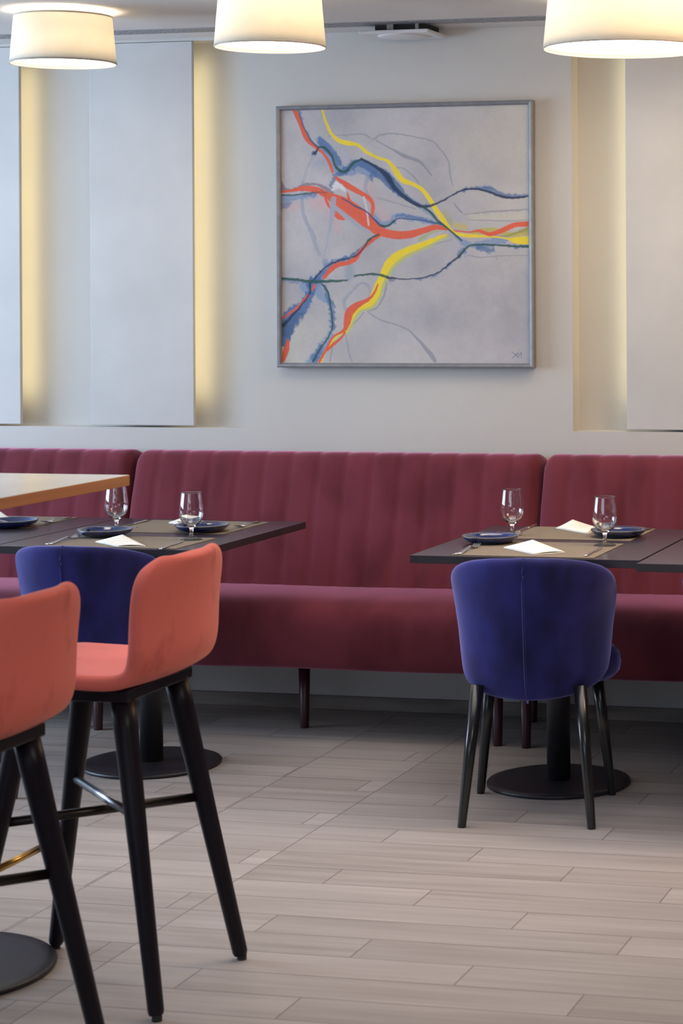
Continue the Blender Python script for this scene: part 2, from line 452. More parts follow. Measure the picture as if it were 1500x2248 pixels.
# ------------------------------------------------------------------ painting
def build_painting():
    x0, x1, z0, z1 = -3.203, -2.214, 1.264, 2.231
    t = thing('framed_painting', 'large abstract painting with orange, yellow and blue lines in a silver frame', 'painting', ((x0 + x1) / 2, WY, (z0 + z1) / 2))
    hw, hh = (x1 - x0) / 2, (z1 - z0) / 2
    fw = .0165
    bm = bmesh.new()
    yf, yb = -.042, -.004
    # mitred frame with a bevelled profile
    prof = [(0.0, yb), (0.0, yf + .006), (.004, yf), (.012, yf + .002), (fw, yf + .008), (fw, yb)]
    cs = [(-1, -1), (1, -1), (1, 1), (-1, 1)]
    loops = []
    for d, y in prof:
        loops.append([bm.verts.new((sx * (hw - d), y, sz * (hh - d))) for sx, sz in cs])
    for a, b in zip(loops, loops[1:]):
        for i in range(4):
            j = (i + 1) % 4
            bm.faces.new((a[i], a[j], b[j], b[i]))
    a, b = loops[0], loops[-1]
    for i in range(4):
        j = (i + 1) % 4
        bm.faces.new((a[i], a[j], b[j], b[i]))
    from_bm('frame', bm, M_FRAME, t)
    # canvas: a fine grid carrying the painted picture as colour per vertex
    N = 560
    W_, H_ = 1345.0, 1400.0
    u = np.linspace(0, 1, N); v = np.linspace(0, 1, N)
    U, V = np.meshgrid(u, v)                # V: 0 top .. 1 bottom
    PX = U * W_ + 65.0
    top = 110.0 - 30.0 * U
    PY = top + V * (1493.0 - top)
    rng = np.random.RandomState(3)
    def noise(scale, seed, sy=None):
        r = np.random.RandomState(seed); out = np.zeros((N, N)); amp = 1.0; tot = 0
        s = scale; sy_ = sy or scale
        for o_ in range(4):
            g = r.rand(int(sy_) + 3, int(s) + 3)
            gx = U * s; gy = V * sy_
            ix = gx.astype(int); iy = gy.astype(int); fx = gx - ix; fy = gy - iy
            fx = fx * fx * (3 - 2 * fx); fy = fy * fy * (3 - 2 * fy)
            out += amp * ((g[iy, ix] * (1 - fx) + g[iy, ix + 1] * fx) * (1 - fy) + (g[iy + 1, ix] * (1 - fx) + g[iy + 1, ix + 1] * fx) * fy)
            tot += amp; amp *= .55; s *= 2.1; sy_ *= 2.1
        return out / tot - .5
    n1, n2, n3, n4 = noise(4, 1), noise(7, 2), noise(30, 5), noise(90, 9)
    n5 = noise(16, 11)
    base = np.zeros((N, N, 3))
    lin = lambda c: np.array(S(c)[:3])
    c0, c1, c2_ = lin((194, 191, 195)), lin((168, 167, 175)), lin((198, 194, 186))
    f = np.clip(.5 + 1.9 * n1 + .5 * n3, 0, 1)[..., None]
    base[:] = c0 * (1 - f) + c1 * f
    f = np.clip((PX - 900) / 500 * (1 - (PY - 100) / 900) + .8 * n2, 0, .8)[..., None]
    base = base * (1 - f) + c2_ * f
    img = base
    def catmull(P):
        P = [np.array(p, float) for p in P]; out = []
        for i in range(len(P) - 1):
            p0 = P[max(i - 1, 0)]; p1 = P[i]; p2 = P[i + 1]; p3 = P[min(i + 2, len(P) - 1)]
            L = np.hypot(*(p2 - p1)[:2]); k = max(2, int(L / 7))
            for s in np.linspace(0, 1, k, endpoint=False):
                out.append(.5 * ((2 * p1) + (-p0 + p2) * s + (2 * p0 - 5 * p1 + 4 * p2 - p3) * s * s + (-p0 + 3 * p1 - 3 * p2 + p3) * s ** 3))
        out.append(P[-1]); return np.array(out)
    def stroke(P, c, alpha=1.0, soft=2.0, rag=0.0, wmul=1.0):
        """paint a tapering line: P = (x, y, width)"""
        Q = catmull(P); c = lin(c)
        R_ = Q[:, 2].max() * wmul / 2 + soft + rag * 2 + 6
        m = np.full((N, N), 1e9)
        jx, jy = (n3 * rag * 2.2 + n4 * rag * 1.6), (n5 * rag * 1.6 + n4 * rag * 1.6)
        for (ax, ay, aw), (bx_, by_, bw) in zip(Q, Q[1:]):
            xa, xb = min(ax, bx_) - R_, max(ax, bx_) + R_; ya, yb_ = min(ay, by_) - R_, max(ay, by_) + R_
            i0 = max(0, int((xa - 65) / W_ * (N - 1))); i1 = min(N, int((xb - 65) / W_ * (N - 1)) + 2)
            j0 = max(0, int((ya - 112) / 1383 * (N - 1)) - 2); j1 = min(N, int((yb_ - 80) / 1383 * (N - 1)) + 12)
            if i0 >= i1 or j0 >= j1: continue
            px = PX[j0:j1, i0:i1] + jx[j0:j1, i0:i1]; py = PY[j0:j1, i0:i1] + jy[j0:j1, i0:i1]
            dx, dy = bx_ - ax, by_ - ay; L2 = dx * dx + dy * dy + 1e-9
            s = np.clip(((px - ax) * dx + (py - ay) * dy) / L2, 0, 1)
            d = np.hypot(px - ax - s * dx, py - ay - s * dy) - (aw + (bw - aw) * s) * wmul / 2
            m[j0:j1, i0:i1] = np.minimum(m[j0:j1, i0:i1], d)
        a = np.clip(.5 - m / (2 * soft), 0, 1); a = a * a * (3 - 2 * a) * alpha
        a = a[..., None]
        img[:] = img * (1 - a) + c * a
    ORG, YEL, YG = (226, 92, 60), (240, 214, 40), (196, 204, 70)
    BLU, DBL, NAV, GRN, WASH = (70, 108, 160), (44, 78, 124), (26, 48, 84), (32, 82, 74), (128, 150, 186)
    GRY, PNK, LGR = (140, 142, 158), (214, 168, 172), (158, 164, 182)
    # soft patches
    for P, c, a, so in [([(250, 610, 60), (340, 640, 60)], PNK, .6, 40), ([(600, 660, 40), (650, 710, 30)], PNK, .5, 35),
                        ([(350, 700, 40), (380, 760, 30)], PNK, .55, 35), ([(540, 520, 50), (560, 600, 40)], PNK, .45, 35),
                        ([(95, 640, 40), (160, 640, 30)], PNK, .5, 30), ([(300, 500, 60), (500, 520, 60)], (204, 196, 204), .6, 50),
                        ([(960, 680, 30), (980, 720, 30)], (168, 164, 90), .6, 22), ([(1010, 740, 20), (1060, 745, 24)], (208, 190, 70), .8, 16),
                        ([(1100, 700, 30), (1380, 690, 30)], (206, 204, 180), .5, 30), ([(440, 960, 50), (440, 1020, 50)], (130, 150, 170), .55, 16),
                        ([(1000, 850, 50), (1080, 900, 40)], (176, 178, 196), .6, 30), ([(300, 390, 60), (260, 400, 50)], (150, 160, 190), .5, 35),
                        ([(400, 340, 40), (430, 380, 30)], (176, 178, 200), .6, 25)]:
        stroke(P, c, a, so, 10)
    # grey underdrawing
    for P in [[(330, 250, 5), (440, 245, 6), (520, 240, 7), (560, 262, 6)], [(570, 270, 6), (620, 245, 8), (700, 240, 7), (800, 258, 6), (890, 280, 6), (940, 330, 6), (980, 390, 7), (990, 470, 7), (1002, 520, 5)],
              [(590, 275, 6), (660, 315, 8), (740, 360, 20), (820, 390, 16), (860, 430, 10), (890, 470, 7)], [(690, 425, 6), (740, 430, 5), (800, 480, 6), (825, 520, 5)],
              [(540, 1210, 6), (600, 1250, 7), (680, 1275, 7), (760, 1310, 8), (820, 1370, 14), (870, 1430, 24), (905, 1480, 20)],
              [(1060, 682, 5), (1200, 665, 8), (1400, 655, 9)], [(1080, 708, 4), (1250, 715, 6), (1400, 712, 4)], [(1010, 620, 7), (1035, 655, 10), (1052, 672, 8)],
              [(1080, 905, 5), (1160, 915, 6), (1250, 905, 5), (1400, 905, 4)], [(1240, 912, 5), (1235, 925, 4)], [(640, 1050, 10), (632, 1120, 10), (600, 1180, 10), (550, 1205, 8)],
              [(520, 1215, 6), (470, 1270, 7), (425, 1310, 6)], [(640, 930, 8), (760, 880, 5), (900, 845, 5), (1000, 815, 4)], [(600, 590, 4), (700, 620, 5), (800, 650, 5)],
              [(420, 1340, 6), (435, 1420, 6), (455, 1490, 6)], [(355, 1350, 6), (335, 1480, 8)]]:
        stroke(P, GRY, .75, 3.5, 4)
    for P in [[(185, 500, 16), (180, 600, 16), (195, 700, 18), (240, 790, 24), (255, 850, 22), (275, 900, 14)], [(420, 1200, 20), (408, 1150, 16), (450, 1100, 14), (490, 1060, 14), (530, 1060, 12), (552, 1100, 8), (545, 1150, 6)],
              [(540, 460, 16), (530, 540, 16), (545, 570, 12)], [(260, 330, 6), (210, 420, 6), (190, 500, 8)]]:
        stroke(P, LGR, .8, 5, 5)
        stroke([(x_ + 9, y_, 3) for x_, y_, _w in P], GRY, .6, 3, 4)
    # blue washes with feathered edges
    for P, c, a in [([(170, 112, 22), (185, 180, 14), (230, 270, 12), (270, 305, 14)], WASH, .8),
                    ([(265, 262, 14), (295, 285, 44), (340, 350, 60), (385, 430, 56), (450, 440, 60), (500, 420, 76), (570, 450, 60)], WASH, .85),
                    ([(280, 262, 20), (300, 290, 40), (350, 350, 34), (385, 400, 30)], BLU, .75), ([(250, 355, 12), (275, 325, 16)], DBL, .8),
                    ([(400, 455, 36), (460, 410, 40), (510, 395, 46), (570, 430, 56), (630, 470, 60), (690, 530, 60), (760, 590, 34), (820, 630, 22)], BLU, .85),
                    ([(640, 470, 34), (670, 505, 34), (690, 545, 30)], DBL, .8), ([(560, 480, 30), (590, 450, 20)], BLU, .7),
                    ([(340, 520, 26), (365, 480, 26), (380, 455, 20)], BLU, .7), ([(70, 590, 44), (150, 590, 30), (260, 578, 16)], WASH, .85), ([(65, 640, 50), (110, 620, 20)], BLU, .6),
                    ([(200, 570, 18), (290, 564, 14)], DBL, .7), ([(570, 690, 20), (610, 735, 30), (670, 725, 30), (700, 690, 30), (780, 705, 28), (880, 715, 30), (940, 735, 20)], WASH, .85),
                    ([(700, 690, 16), (740, 690, 16), (860, 710, 14), (930, 728, 16)], BLU, .65), ([(850, 650, 26), (900, 690, 20)], WASH, .7),
                    ([(600, 790, 12), (540, 830, 18), (480, 895, 20), (400, 935, 22), (330, 955, 34), (300, 990, 44), (240, 1045, 46), (235, 1090, 46)], BLU, .85),
                    ([(305, 930, 26), (310, 960, 30)], WASH, .7), ([(200, 1070, 50), (225, 1100, 40)], WASH, .8), ([(225, 1110, 44), (190, 1170, 60), (130, 1225, 80), (90, 1290, 86), (72, 1370, 60)], BLU, .9),
                    ([(240, 1060, 70), (280, 1040, 40)], BLU, .8), ([(160, 1230, 50), (95, 1320, 70)], DBL, .45),
                    ([(270, 1080, 40), (280, 1120, 46), (320, 1150, 30)], WASH, .8), ([(310, 1080, 26), (335, 1160, 30), (350, 1240, 40), (345, 1300, 30)], BLU, .75),
                    ([(330, 1330, 40), (300, 1390, 50), (250, 1460, 50), (225, 1490, 40)], WASH, .85), ([(290, 1400, 30), (250, 1470, 34)], BLU, .65),
                    ([(1060, 548, 16), (1100, 535, 14), (1190, 540, 24), (1230, 560, 18), (1300, 585, 20), (1400, 580, 14)], BLU, .75), ([(1170, 528, 14), (1200, 535, 20)], BLU, .6),
                    ([(1020, 790, 20), (1070, 835, 34), (1110, 850, 36), (1200, 835, 44), (1280, 820, 24)], WASH, .85), ([(1140, 860, 30), (1200, 880, 34), (1215, 865, 20)], BLU, .75),
                    ([(1060, 880, 40), (1040, 905, 30)], BLU, .6), ([(960, 970, 18), (990, 950, 14)], BLU, .7), ([(640, 1025, 30), (680, 1032, 22)], DBL, .5), ([(800, 1035, 10), (870, 1022, 14), (920, 1005, 10)], BLU, .6),
                    ([(1300, 850, 18), (1410, 855, 24)], BLU, .7), ([(830, 640, 20), (880, 625, 12)], BLU, .5), ([(70, 1035, 28), (200, 1045, 22)], BLU, .5)]:
        stroke(P, c, a, 6, 15)
    stroke([(65, 500, 20), (80, 540, 26), (130, 545, 14), (190, 520, 20), (260, 515, 14), (320, 545, 22), (350, 560, 14)], (128, 112, 130), .75, 4, 9)
    # yellow
    Y1 = [(295, 100, 12), (315, 170, 14), (345, 235, 16), (385, 275, 22), (440, 290, 26), (490, 300, 16), (540, 340, 18), (600, 370, 14), (655, 390, 16), (690, 435, 28), (730, 490, 30), (790, 515, 20), (840, 545, 22), (875, 590, 24), (910, 650, 26), (950, 710, 26), (980, 750, 16), (1010, 778, 14), (1080, 795, 20), (1200, 800, 10), (1290, 812, 10), (1340, 822, 36), (1410, 822, 48)]
    Y2 = [(965, 790, 12), (880, 828, 26), (780, 865, 34), (700, 905, 44), (655, 950, 44), (625, 1010, 36), (602, 1060, 36), (582, 1115, 46), (548, 1165, 34), (490, 1192, 24), (460, 1225, 26), (438, 1280, 20), (415, 1320, 14), (370, 1345, 12), (335, 1390, 10), (300, 1440, 12), (275, 1492, 18)]
    stroke([(x_ + 8, y_ + 10, w_ * 1.15) for x_, y_, w_ in Y2[:13]], YG, .7, 6, 8)
    stroke([(820, 820, 14), (870, 790, 16), (930, 770, 10)], (160, 178, 110), .7, 6, 6)
    stroke([(1100, 790, 20), (1200, 765, 24), (1320, 790, 30), (1410, 770, 40)], (190, 176, 60), .8, 8, 8)
    stroke([(1210, 805, 10), (1300, 795, 12), (1370, 770, 16), (1405, 760, 16)], (130, 140, 70), .6, 6, 6)
    stroke(Y1, YEL, .97, 2.5, 2); stroke(Y2, YEL, .95, 3, 3)
    # orange
    for P in [[(145, 110, 24), (180, 190, 26), (210, 265, 26), (265, 315, 20), (300, 345, 14), (335, 400, 16), (352, 450, 12)],
              [(370, 478, 14), (430, 520, 32), (500, 560, 26), (550, 590, 24), (572, 630, 20), (562, 700, 16)],
              [(65, 556, 14), (120, 550, 14), (190, 537, 28), (260, 545, 34), (310, 570, 36), (360, 595, 54), (420, 630, 80), (490, 680, 84), (560, 738, 70), (620, 775, 48), (700, 792, 44), (780, 787, 40), (850, 767, 34), (910, 750, 30), (965, 760, 16)],
              [(1010, 768, 8), (1090, 775, 9), (1140, 770, 16), (1200, 788, 22), (1260, 770, 26), (1330, 738, 28), (1410, 733, 28)],
              [(605, 790, 26), (540, 840, 20), (500, 885, 20), (470, 925, 28), (430, 945, 22), (370, 957, 26), (335, 985, 28), (300, 1027, 14)],
              [(598, 1062, 8), (572, 1115, 14), (540, 1145, 18), (480, 1175, 34), (440, 1215, 46), (428, 1270, 38), (412, 1312, 18), (350, 1350, 12), (310, 1420, 14), (272, 1485, 12)],
              [(415, 1325, 12), (395, 1352, 12), (355, 1385, 18), (318, 1420, 12)], [(248, 1068, 16), (236, 1092, 10)], [(215, 1122, 16), (150, 1190, 14), (72, 1248, 9)],
              [(100, 1372, 16), (90, 1420, 30), (74, 1475, 20)], [(310, 592, 10), (325, 625, 16), (335, 645, 6)], [(432, 560, 6), (442, 600, 18), (462, 622, 6)], [(362, 668, 30), (385, 692, 30), (415, 706, 10)]]:
        stroke(P, ORG, .96, 2.5, 2.5)
    stroke([(300, 560, 6), (320, 560, 6)], (150, 60, 30), .6, 3, 2)
    # pale strokes over the orange
    for P in [[(355, 595, 28), (352, 640, 34), (345, 690, 28), (330, 780, 12), (312, 870, 8), (297, 910, 6)], [(372, 645, 22), (430, 690, 24), (490, 740, 22), (560, 778, 14)]]:
        stroke(P, (164, 170, 188), .9, 4, 5)
    stroke([(350, 545, 18), (380, 520, 30), (415, 545, 18)], (222, 222, 230), .85, 4, 10)
    stroke([(520, 585, 14), (535, 640, 12), (548, 740, 8)], (212, 208, 218), .8, 3, 4)
    stroke([(290, 545, 5), (310, 575, 4)], (110, 70, 60), .5, 3, 2)
    # dark blue / green lines
    for P, c in [([(165, 112, 6), (190, 190, 6), (230, 272, 7), (272, 312, 10)], DBL), ([(250, 350, 9), (275, 318, 9)], NAV), ([(275, 312, 10), (310, 315, 14), (345, 355, 13), (365, 410, 14), (395, 442, 16), (430, 440, 14), (465, 400, 13), (510, 376, 14)], GRN),
                 ([(510, 376, 14), (580, 415, 15), (640, 462, 24), (700, 545, 22), (770, 603, 22), (830, 633, 18), (890, 631, 11), (950, 605, 10), (1000, 575, 9), (1060, 545, 11), (1120, 540, 10), (1190, 555, 12), (1250, 580, 15), (1320, 592, 13), (1410, 582, 9)], NAV),
                 ([(840, 637, 12), (880, 665, 13), (920, 712, 12), (960, 746, 11), (1010, 785, 10), (1050, 820, 10)], GRN),
                 ([(65, 574, 7), (150, 573, 8), (220, 562, 6), (290, 558, 5)], GRN), ([(400, 590, 5), (440, 612, 8), (480, 637, 10), (530, 660, 8), (570, 700, 9), (610, 740, 12), (650, 742, 11), (700, 706, 8), (770, 706, 6), (860, 716, 6), (940, 732, 6)], DBL),
                 ([(610, 740, 12), (650, 743, 12), (690, 715, 8)], GRN), ([(602, 788, 9), (550, 815, 12), (515, 870, 8)], GRN), ([(515, 870, 8), (470, 910, 8), (380, 935, 8), (310, 965, 8), (250, 1030, 10), (225, 1060, 12), (222, 1110, 9), (180, 1170, 9), (120, 1235, 14), (75, 1285, 20)], NAV),
                 ([(65, 1030, 14), (150, 1035, 14), (230, 1045, 16), (330, 1045, 16), (430, 1038, 8)], GRN), ([(470, 1018, 10), (540, 1006, 12), (600, 1008, 14), (650, 1024, 14)], GRN),
                 ([(650, 1024, 12), (720, 1030, 7), (800, 1030, 6), (870, 1018, 7), (930, 990, 9), (990, 945, 10), (1040, 905, 12)], NAV), ([(1040, 905, 14), (1085, 855, 11), (1140, 845, 10), (1250, 848, 10), (1330, 852, 10), (1410, 858, 12)], GRN),
                 ([(290, 1062, 10), (322, 1100, 10), (335, 1170, 9), (345, 1230, 9), (345, 1290, 9), (322, 1350, 9), (275, 1420, 9), (240, 1482, 12)], GRN)]:
        stroke(P, c, .92, 3, 4)
    # painter's monogram
    for P in [[(1315, 1428, 4), (1348, 1460, 4)], [(1345, 1432, 4), (1315, 1462, 4)], [(1335, 1440, 4), (1348, 1456, 4), (1362, 1430, 4), (1363, 1462, 4)], [(1335, 1440, 4), (1356, 1440, 4)]]:
        stroke(P, (130, 134, 146), .9, 2, 0)
    img[:] = np.clip(img * (1 + .10 * n4[..., None] + .06 * n3[..., None]), 0, 1)
    cw, ch = hw - fw + .002, hh - fw + .002
    co = np.zeros((N * N, 3)); co[:, 0] = (U.ravel() * 2 - 1) * cw; co[:, 1] = -.028; co[:, 2] = (1 - 2 * V.ravel()) * ch
    idx = np.arange(N * N).reshape(N, N)
    q = np.stack([idx[:-1, :-1], idx[1:, :-1], idx[1:, 1:], idx[:-1, 1:]], -1).reshape(-1, 4)
    me = bpy.data.meshes.new('canvas'); me.vertices.add(N * N); me.vertices.foreach_set('co', co.ravel())
    me.loops.add(q.size); me.loops.foreach_set('vertex_index', q.ravel().astype(np.int32))
    me.polygons.add(len(q)); me.polygons.foreach_set('loop_start', np.arange(0, q.size, 4, dtype=np.int32))
    me.update(calc_edges=True); me.validate()
    ca = me.color_attributes.new('paint', 'FLOAT_COLOR', 'POINT')
    rgba = np.ones((N * N, 4), np.float32); rgba[:, :3] = img.reshape(-1, 3)
    ca.data.foreach_set('color', rgba.ravel())
    m, n, l, p = new_mat('painted_canvas')
    at = n.new('ShaderNodeAttribute'); at.attribute_name = 'paint'
    l.new(at.outputs['Color'], p.inputs['Base Color']); p.inputs['Roughness'].default_value = .6
    nb = n.new('ShaderNodeTexNoise'); nb.inputs['Scale'].default_value = 350; tc = n.new('ShaderNodeTexCoord'); l.new(tc.outputs['Object'], nb.inputs['Vector'])
    b = n.new('ShaderNodeBump'); b.inputs['Strength'].default_value = .15; b.inputs['Distance'].default_value = .002
    l.new(nb.outputs['Fac'], b.inputs['Height']); l.new(b.outputs[0], p.inputs['Normal'])
    link('canvas', me, m, t)
    bm = bmesh.new(); box(bm, -cw, cw, -.026, -.006, -ch, ch)
    from_bm('backing_board', bm, M_DARK, t)
build_painting()

# ------------------------------------------------------------------ banquette
def banquette(x0, x1, label, channels=15, legs=()):
    t = thing('banquette', label, 'banquette', ((x0 + x1) / 2, WY, 0), 0, 'burgundy velvet banquettes along the back wall')
    hw = (x1 - x0) / 2 - .002
    # --- seat: rounded block
    prof = [(-.235, .245), (-.40, .240), (-.530, .240), (-.556, .248), (-.568, .272), (-.578, .33), (-.584, .39), (-.575, .435), (-.548, .466), (-.50, .482), (-.42, .488), (-.30, .492), (-.20, .494), (-.15, .49), (-.15, .25)]
    nx = 40
    bm = bmesh.new(); rows_ = []
    for i in range(nx + 1):
        s = -1 + 2 * i / nx
        ins = 0.0
        d = hw * (1 - abs(s))
        if d < .03: ins = .03 - math.sqrt(max(0, .03 ** 2 - (.03 - d) ** 2))
        cy_, cz_ = -.37, .365
        rows_.append([bm.verts.new((s * hw, cy_ + (y - cy_) * (1 - ins * 1.1), cz_ + (z - cz_) * (1 - ins * 1.6) + .0012 * math.sin(7 * s + 9 * y))) for y, z in prof])
    for a, b in zip(rows_, rows_[1:]):
        for k in range(len(prof)):
            j = (k + 1) % len(prof); bm.faces.new((a[k], a[j], b[j], b[k]))
    bm.faces.new(rows_[0]); bm.faces.new(rows_[-1])
    o = from_bm('seat', bm, M_RED, t, True); subsurf(o, 1)
    # --- back with shallow upright channels
    bp = [(-.02, .26), (-.30, .26), (-.290, .40), (-.272, .49), (-.248, .58), (-.222, .68), (-.196, .78), (-.172, .87), (-.158, .915), (-.146, .938), (-.124, .952), (-.095, .957), (-.05, .955), (-.022, .948)]
    bm = bmesh.new(); rows_ = []
    per = 8; nxx = channels * per
    xs = sorted(set([-1 + 2 * i / nxx for i in range(nxx + 1)] + [-1 + e / hw for e in (.004, .010, .018, .028)] + [1 - e / hw for e in (.004, .010, .018, .028)]))
    for s in xs:
        ph = ((s + 1) / 2 * channels) % 1.0
        d = min(ph, 1 - ph) * (2 * hw / channels)
        gro = .0038 * math.exp(-(d / .008) ** 2) - .002 * math.sin(PI * ph)
        e = hw * (1 - abs(s)); rr = .045
        ins = (rr - math.sqrt(max(0, rr ** 2 - (rr - e) ** 2))) if e < rr else 0
        row = []
        for k, (y, z) in enumerate(bp):
            front = 1.0 if 2 <= k <= 10 else (.6 if k == 11 else 0)
            y2 = y + gro * front + ins * .9 * (1 if k > 0 and k < 12 else .2)
            z2 = z - (ins * 1.0 if z > .85 else 0) - (gro * .7 if k in (10, 11, 12) else 0)
            row.append(bm.verts.new((s * hw, min(y2, -.012), z2)))
        rows_.append(row)
    for a, b in zip(rows_, rows_[1:]):
        for k in range(len(bp)):
            j = (k + 1) % len(bp); bm.faces.new((a[k], a[j], b[j], b[k]))
    bm.faces.new(rows_[0]); bm.faces.new(rows_[-1])
    from_bm('backrest', bm, M_RED, t, True)
    for lx, ly in legs:
        bm = bmesh.new(); lathe(bm, [(0, 0), (.0145, 0), (.0155, .004), (.0215, .25), (0, .25)], 0, 0, 20)
        o = from_bm('leg', bm, M_REDLEG, t, True); o.location = (lx, ly - WY, 0)
    return t
LG = lambda: [(-.735, 6.93), (.735, 6.945), (-.03, 7.105), (-.735, 7.36), (.735, 7.36)]
banquette(-5.300, -3.730, 'burgundy banquette cut by the left photo edge, behind the wooden high table', legs=LG())
banquette(-3.730, -2.155, 'burgundy banquette in the middle, directly under the painting', legs=LG())
banquette(-2.155, -0.580, 'burgundy banquette cut by the right photo edge', legs=LG())

# ------------------------------------------------------------------ dining tables
def make_table(x0, x1, y0, y1, label):
    cx_, cy_ = (x0 + x1) / 2, 6.45
    t = thing('dining_table', label, 'table', (cx_, cy_, 0), 0, 'dark pedestal tables along the banquette')
    hw = (x1 - x0) / 2 - .0015
    a, b = y0 - cy_, y1 - cy_
    bm = bmesh.new(); box(bm, -hw, hw, a, b, .726, .750)
    for f in bm.faces:
        f.material_index = 0 if abs(f.calc_center_median().z - .75) < 1e-4 else 1
    o = from_bm('tabletop', bm, [M_TABLE, M_TEDGE], t); bevel(o, .0015, 2)
    bm = bmesh.new(); lathe(bm, [(.037, .014), (.037, .712)], 0, 0, 40)
    from_bm('pedestal', bm, M_BLACKMET, t, True)
    bm = bmesh.new(); lathe(bm, [(0, 0), (.220, 0), (.2255, .003), (.2255, .008), (.222, .012), (.20, .014), (0, .0145)], 0, 0, 96)
    from_bm('base_disc', bm, M_BLACKMET, t, True)
    bm = bmesh.new(); box(bm, -.22, .22, -.025, .025, .712, .726); box(bm, -.025, .025, -.22, .22, .712, .7255)
    from_bm('support_bracket', bm, M_BLACKMET, t)
    return t
make_table(-2.207, -1.495, 6.08, 6.90, 'dark square table laid for two on the right, blue chair centred in front')
make_table(-1.490, -0.790, 6.01, 6.83, 'dark table cut by the right photo edge')
make_table(-3.580, -2.885, 6.08, 6.92, 'dark square table laid for two on the left, behind the coral stools')
make_table(-4.285, -3.585, 6.08, 6.92, 'dark table cut by the left photo edge')

# ------------------------------------------------------------------ table settings
TZ = .750
G_M = 'taupe placemats on the dark tables'
def placemat(x0, x1, y0, y1, label):
    bm = bmesh.new(); box(bm, -(x1 - x0) / 2, (x1 - x0) / 2, -(y1 - y0) / 2, (y1 - y0) / 2, 0, .0018)
    o = from_bm('placemat', bm, M_MAT); o.location = ((x0 + x1) / 2, (y0 + y1) / 2, TZ + .0002)
    tag(o, label, 'placemat', G_M); return o
placemat(-2.082, -1.640, 6.098, 6.462, 'taupe placemat at the front of the right table')
placemat(-2.078, -1.640, 6.545, 6.892, 'taupe placemat on the banquette side of the right table')
placemat(-3.414, -2.972, 6.095, 6.388, 'taupe placemat at the front of the left table')
placemat(-3.430, -3.000, 6.500, 6.868, 'taupe placemat on the banquette side of the left table')
placemat(-4.160, -3.738, 6.560, 6.905, 'taupe placemat at the left photo edge, under the wooden high table')
MZ = TZ + .0022

def make_glass(loc, label):
    t = thing('water_goblet', label, 'glass', loc, 0, 'stemmed water glasses')
    out = [(0, 0), (.033, 0), (.0345, .0012), (.033, .0025), (.020, .0065), (.010, .011), (.0058, .018), (.0052, .026), (.0062, .034), (.0105, .041), (.020, .048), (.030, .058), (.0365, .071), (.0392, .085), (.0390, .098), (.0372, .115), (.0345, .135), (.0330, .148), (.0327, .1505), (.0325, .1515)]
    inn = [(.0321, .1520), (.0316, .1515), (.0314, .1505), (.0316, .148), (.0345 - .0014, .135), (.0372 - .0014, .115), (.0390 - .0014, .098), (.0392 - .0015, .085), (.0365 - .0016, .071), (.030 - .0018, .0595), (.020, .0505), (.010, .0455), (0, .0435)]
    bm = bmesh.new(); lathe(bm, out + inn, 0, 0, 48, cap=False)
    for f in bm.faces:
        if f.calc_center_median().z < .009: f.material_index = 1
    from_bm('glass_body', bm, [M_GLASS, M_FOOT], t, True)
    return t
g0 = make_glass((-2.050, 6.615, TZ), 'water glass behind the blue plate at the left of the right table')
GG = 'stemmed water glasses'
dup(g0, (-1.686, 6.405, TZ + .002), .3, 'water glass at the front right of the right table, rightmost glass', GG)
dup(g0, (-3.390, 6.520, TZ), .5, 'water glass on the left table just under the wooden table corner', GG)
dup(g0, (-3.029, 6.327, TZ + .002), 1.1, 'water glass on the left table above the coral stool back', GG)
dup(g0, (-4.000, 6.470, TZ), .2, 'water glass cut by the left photo edge', GG)

def make_plate(loc, label):
    t = thing('bread_plate', label, 'plate', loc, 0, 'small navy plates')
    bm = bmesh.new()
    lathe(bm, [(0, 0), (.052, 0), (.056, .001), (.072, .006), (.083, .013), (.0885, .020), (.0893, .0225)], 0, 0, 64, 0, cap=False)
    lathe(bm, [(.0893, .0225), (.0885, .0242), (.0868, .0238)], 0, 0, 64, 1, cap=False)
    lathe(bm, [(.0868, .0238), (.080, .0165), (.068, .0085), (.050, .0050), (0, .0045)], 0, 0, 64, 0, cap=False)
    bmesh.ops.remove_doubles(bm, verts=bm.verts, dist=1e-6)
    from_bm('plate_body', bm, [M_PLATE, M_RIM], t, True)
    return t
PG = 'small navy plates'
p0 = make_plate((-2.060, 6.415, MZ), 'small navy plate at the front left of the right table')
PL = [(-2.060, 6.415), (-1.706, 6.652), (-3.355, 6.374), (-3.101, 6.556), (-3.810, 6.582)]
dup(p0, PL[1] + (MZ,), .4, 'small navy plate behind the rightmost water glass', PG)
dup(p0, PL[2] + (MZ,), .9, 'small navy plate at the front left of the left table', PG)
dup(p0, PL[3] + (MZ,), 1.3, 'small navy plate at the back of the left table, right of its glass', PG)
dup(p0, PL[4] + (MZ,), .2, 'small navy plate at the left photo edge', PG)

def flat_mesh(bm, outline, z0f, th, mi=0):
    """outline: list of (x, y); z0f(y) gives the lower surface"""
    lo = [bm.verts.new((x, y, z0f(y))) for x, y in outline]; hi = [bm.verts.new((x, y, z0f(y) + th)) for x, y in outline]
    bm.faces.new(lo); bm.faces.new(hi)
    for i in range(len(outline)):
        j = (i + 1) % len(outline); bm.faces.new((lo[i], lo[j], hi[j], hi[i]))

